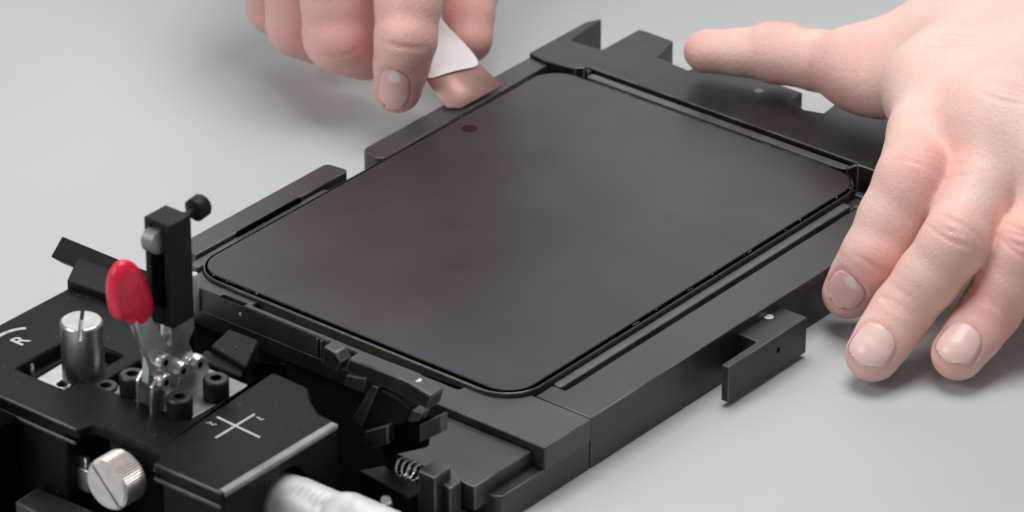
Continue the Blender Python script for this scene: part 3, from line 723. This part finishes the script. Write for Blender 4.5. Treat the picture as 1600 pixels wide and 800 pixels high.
def digit(H, J, R, n, nail=None, tone=0.30, pinch=0.1, pad=1.0, bumps=True, flat=1.10, knuckle_flush=0.35, tip_flush=0.45, offs=(-2.6, -0.9, 0.9, 2.7), dep=0.22, crease_at=(1, 2)):
    """J joints from knuckle to tip, R radii, n dorsal direction"""
    J = [np.array(j, float) for j in J]; F = []
    n = unit(n)
    for i in range(len(J) - 1):
        a = unit(J[i + 1] - J[i]); nn = unit(n - a * (n @ a)); mid = (J[i] + J[i + 1]) / 2
        rm = (R[i] + R[i + 1]) / 2 - pinch
        sc = (nn, flat if i == len(J) - 2 else 1.03)
        F.append((J[i], mid, R[i], rm, sc)); F.append((mid, J[i + 1], rm, R[i + 1], sc))
        if 0 < i and bumps:
            F.append((J[i] + nn * R[i] * 0.24 - a * 2.5, J[i] + nn * R[i] * 0.24 + a * 2.5, R[i] * 0.78, R[i] * 0.78, None))
    H.fing.append(F)
    for i in range(1, len(J) - 1):
        a = unit(J[i + 1] - J[i - 1]); nn = unit(n - a * (n @ a))
        H.flush.append((J[i] + nn * R[i], R[i] * 1.1, knuckle_flush))
        if i in crease_at: H.crease.append((J[i] + nn * R[i], a, nn, R[i], offs if i == 1 else tuple(x * 0.55 for x in offs[1:3]), dep if i == 1 else dep * 0.7))
    a = unit(J[-1] - J[-2]); H.flush.append((J[-1] + a * R[-1] * 0.7, R[-1] * 1.5, tip_flush))
    if nail is not None:
        nd, L_, W_, off = nail
        nd = unit(nd); nn = unit(nd - a * (nd @ a)); w_ = np.cross(a, nn)
        H.nails.append((J[-1] + a * off, a, nn, w_, L_, W_)); H.tones.append(tone)
def cam_dir(r, u, b): return RT * r + UPV * u - FW * b          # direction given as right / up / back-to-lens

# the steadying hand at the right of the fixture
H = Hand(); H.kt = 7.0
iM, iP, iD, iT = at(1468, 140, 47), at(1429, 285, 41), at(1366, 402, 23), at(1326, 458, 11)
mM, mP, mD, mT = at(1572, 205, 50), at(1491, 380, 34), at(1409, 488, 16), at(1364, 554, 8.6)
rM, rP, rD, rT = at(1690, 260, 47), at(1603, 392, 31), at(1548, 484, 15.5), at(1497, 553, 8.6)
lM, lP, lD, lT = at(1800, 340, 42), at(1745, 470, 26), at(1715, 535, 13), at(1690, 585, 7.6)
wr, wr2 = at(1720, -95, 58), at(1830, -20, 54)
cmc, tM, tI, tT = at(1520, 60, 44), at(1345, 106, 33), at(1215, 84, 27), at(1106, 80, 25)
H.palm = [(iM, wr, 11.5, 15, None), (mM, wr, 12, 16, None), (rM, wr2, 11.5, 15, None), (lM, wr2, 10.5, 14, None),
          (mM, rM, 10.5, 10.5, None), (iM, mM, 10.5, 10.5, None), (rM, lM, 10, 10, None), (wr, wr2, 16, 15, None), (cmc, wr, 14, 16, None), (tM, cmc, 9.5, 13, None), (tM * 0.7 + iM * 0.3 + np.array([0, 0, -3]), iM * 0.5 + cmc * 0.5 + np.array([0, 0, -3]), 7.0, 10, None),
          (wr, wr + unit(wr - mM) * 90 + np.array([0, 0, 12]), 19, 25, None), (wr2, wr2 + unit(wr - mM) * 90 + np.array([0, 0, 12]), 17, 23, None)]
dors = cam_dir(0.15, 0.75, 0.65)
digit(H, (iM, iP, iD, iT), (11.0, 10.6, 8.9, 7.2), cam_dir(0.45, 0.55, 0.7), nail=(cam_dir(0.36, 0.62, 0.69), 12, 10.4, -4.2), tone=0.12, knuckle_flush=0.55)
digit(H, (mM, mP, mD, mT), (11.2, 9.0, 8.2, 7.4), dors, nail=(cam_dir(-0.02, 0.60, 0.78), 11.5, 12.2, 0.2), dep=0.3)
digit(H, (rM, rP, rD, rT), (10.6, 9.1, 8.1, 7.25), dors, nail=(cam_dir(0.0, 0.60, 0.78), 11.5, 11.5, 0.2), dep=0.3, knuckle_flush=0.5)
digit(H, (lM, lP, lD, lT), (9.4, 8.2, 7.2, 6.4), dors, nail=(cam_dir(0.05, 0.6, 0.78), 9, 9, 0.2))
digit(H, (tM, tI, tT), (10.0, 8.9, 7.0), cam_dir(0.1, 1, 0.25), nail=None, pinch=0.7, crease_at=(1,), knuckle_flush=0.25, tip_flush=0.55)
for p, r, w in ((iM + UPV * 9, 11, 0.28), (mM + UPV * 9, 11, 0.35), (rM + UPV * 9, 10, 0.4), (at(1330, 150, 26), 13, 0.75), (at(1240, 120, 22), 12, 0.5)): H.flush.append((p, r, w))
for p, a_ in ((iM, iP - iM), (mM, mP - mM)):
    a_ = unit(a_); nn = unit(dors - a_ * (dors @ a_)); H.crease.append((p + nn * 11, a_, nn, 10, (-3.0, -1.0, 1.4, 3.4), 0.25))
build_hand(H, 'hand', 'bare hand with fingers spread flat on the table, steadying the fixture at its far corner', None, ruddy=0.06)

# the working hand pinching the blade
G = Hand()
iM, iP, iD, iT = at(570, -190, 72), at(642, -60, 53), at(634, 62, 33.5), at(621, 139, 18.0)
mM, mP, mD, mT = at(500, -175, 70), at(524, -60, 49), at(530, 56, 27), at(570, 84, 18)
rM, rP, rD, rT = at(450, -160, 58), at(466, -50, 38), at(468, 38, 20), at(520, 66, 14)
lM, lP, lD, lT = at(405, -150, 52), at(422, -50, 33), at(432, 10, 17), at(470, 36, 13)
wr, wr2 = at(640, -420, 108), at(540, -420, 98)
cmc, tM, tI, tT = at(690, -330, 80), at(750, -160, 52), at(730, -30, 34), at(735, 60, 21.5)
G.palm = [(iM, wr, 12, 16, None), (mM, wr, 12, 16, None), (rM, wr2, 11, 15, None), (lM, wr2, 10, 15, None), (mM, rM, 10, 10, None), (iM, mM, 11, 11, None), (rM, lM, 10, 10, None),
          (wr, wr2, 16, 15, None), (tM, cmc, 10, 14, None), (cmc, wr, 14, 17, None), (cmc, iM, 9, 10, None),
          (wr, wr + np.array([-20, 75, 30]), 19, 26, None), (wr2, wr2 + np.array([-20, 75, 30]), 18, 25, None)]
dG = cam_dir(-0.1, 0.1, 1.0)
digit(G, (iM, iP, iD, iT), (11, 10.2, 8.7, 7.0), dG, nail=(cam_dir(-0.10, 0.12, 1.0), 14, 9.0, -2.4), tone=0.12, knuckle_flush=0.15, tip_flush=0.6, offs=(-1.8, 0.0, 1.6), crease_at=(2,))
digit(G, (mM, mP, mD, mT), (11, 10.6, 10.2, 7.8), dG, flat=1.0, knuckle_flush=0.3, tip_flush=0.8, offs=(-1.0, 0.8), crease_at=(2,))
digit(G, (rM, rP, rD, rT), (10.4, 10, 9.4, 7.6), dG, flat=1.0, knuckle_flush=0.35, crease_at=())
digit(G, (lM, lP, lD, lT), (9.4, 9, 8.4, 7), dG, flat=1.0, knuckle_flush=0.35, crease_at=())
digit(G, (tM, tI, tT), (9.6, 9.2, 7.2), cam_dir(0.9, 0.3, -0.3), knuckle_flush=0.2, tip_flush=0.35, crease_at=())
for p, r, w in ((at(580, 95, 16), 11, 0.6), (at(702, 20, 30), 8, 0.35), (at(650, 135, 16), 7, 0.5)): G.flush.append((p, r, w))
build_hand(G, 'hand', 'bare hand with curled fingers pinching the white handle of the pry blade above the display', None, ruddy=0.27)
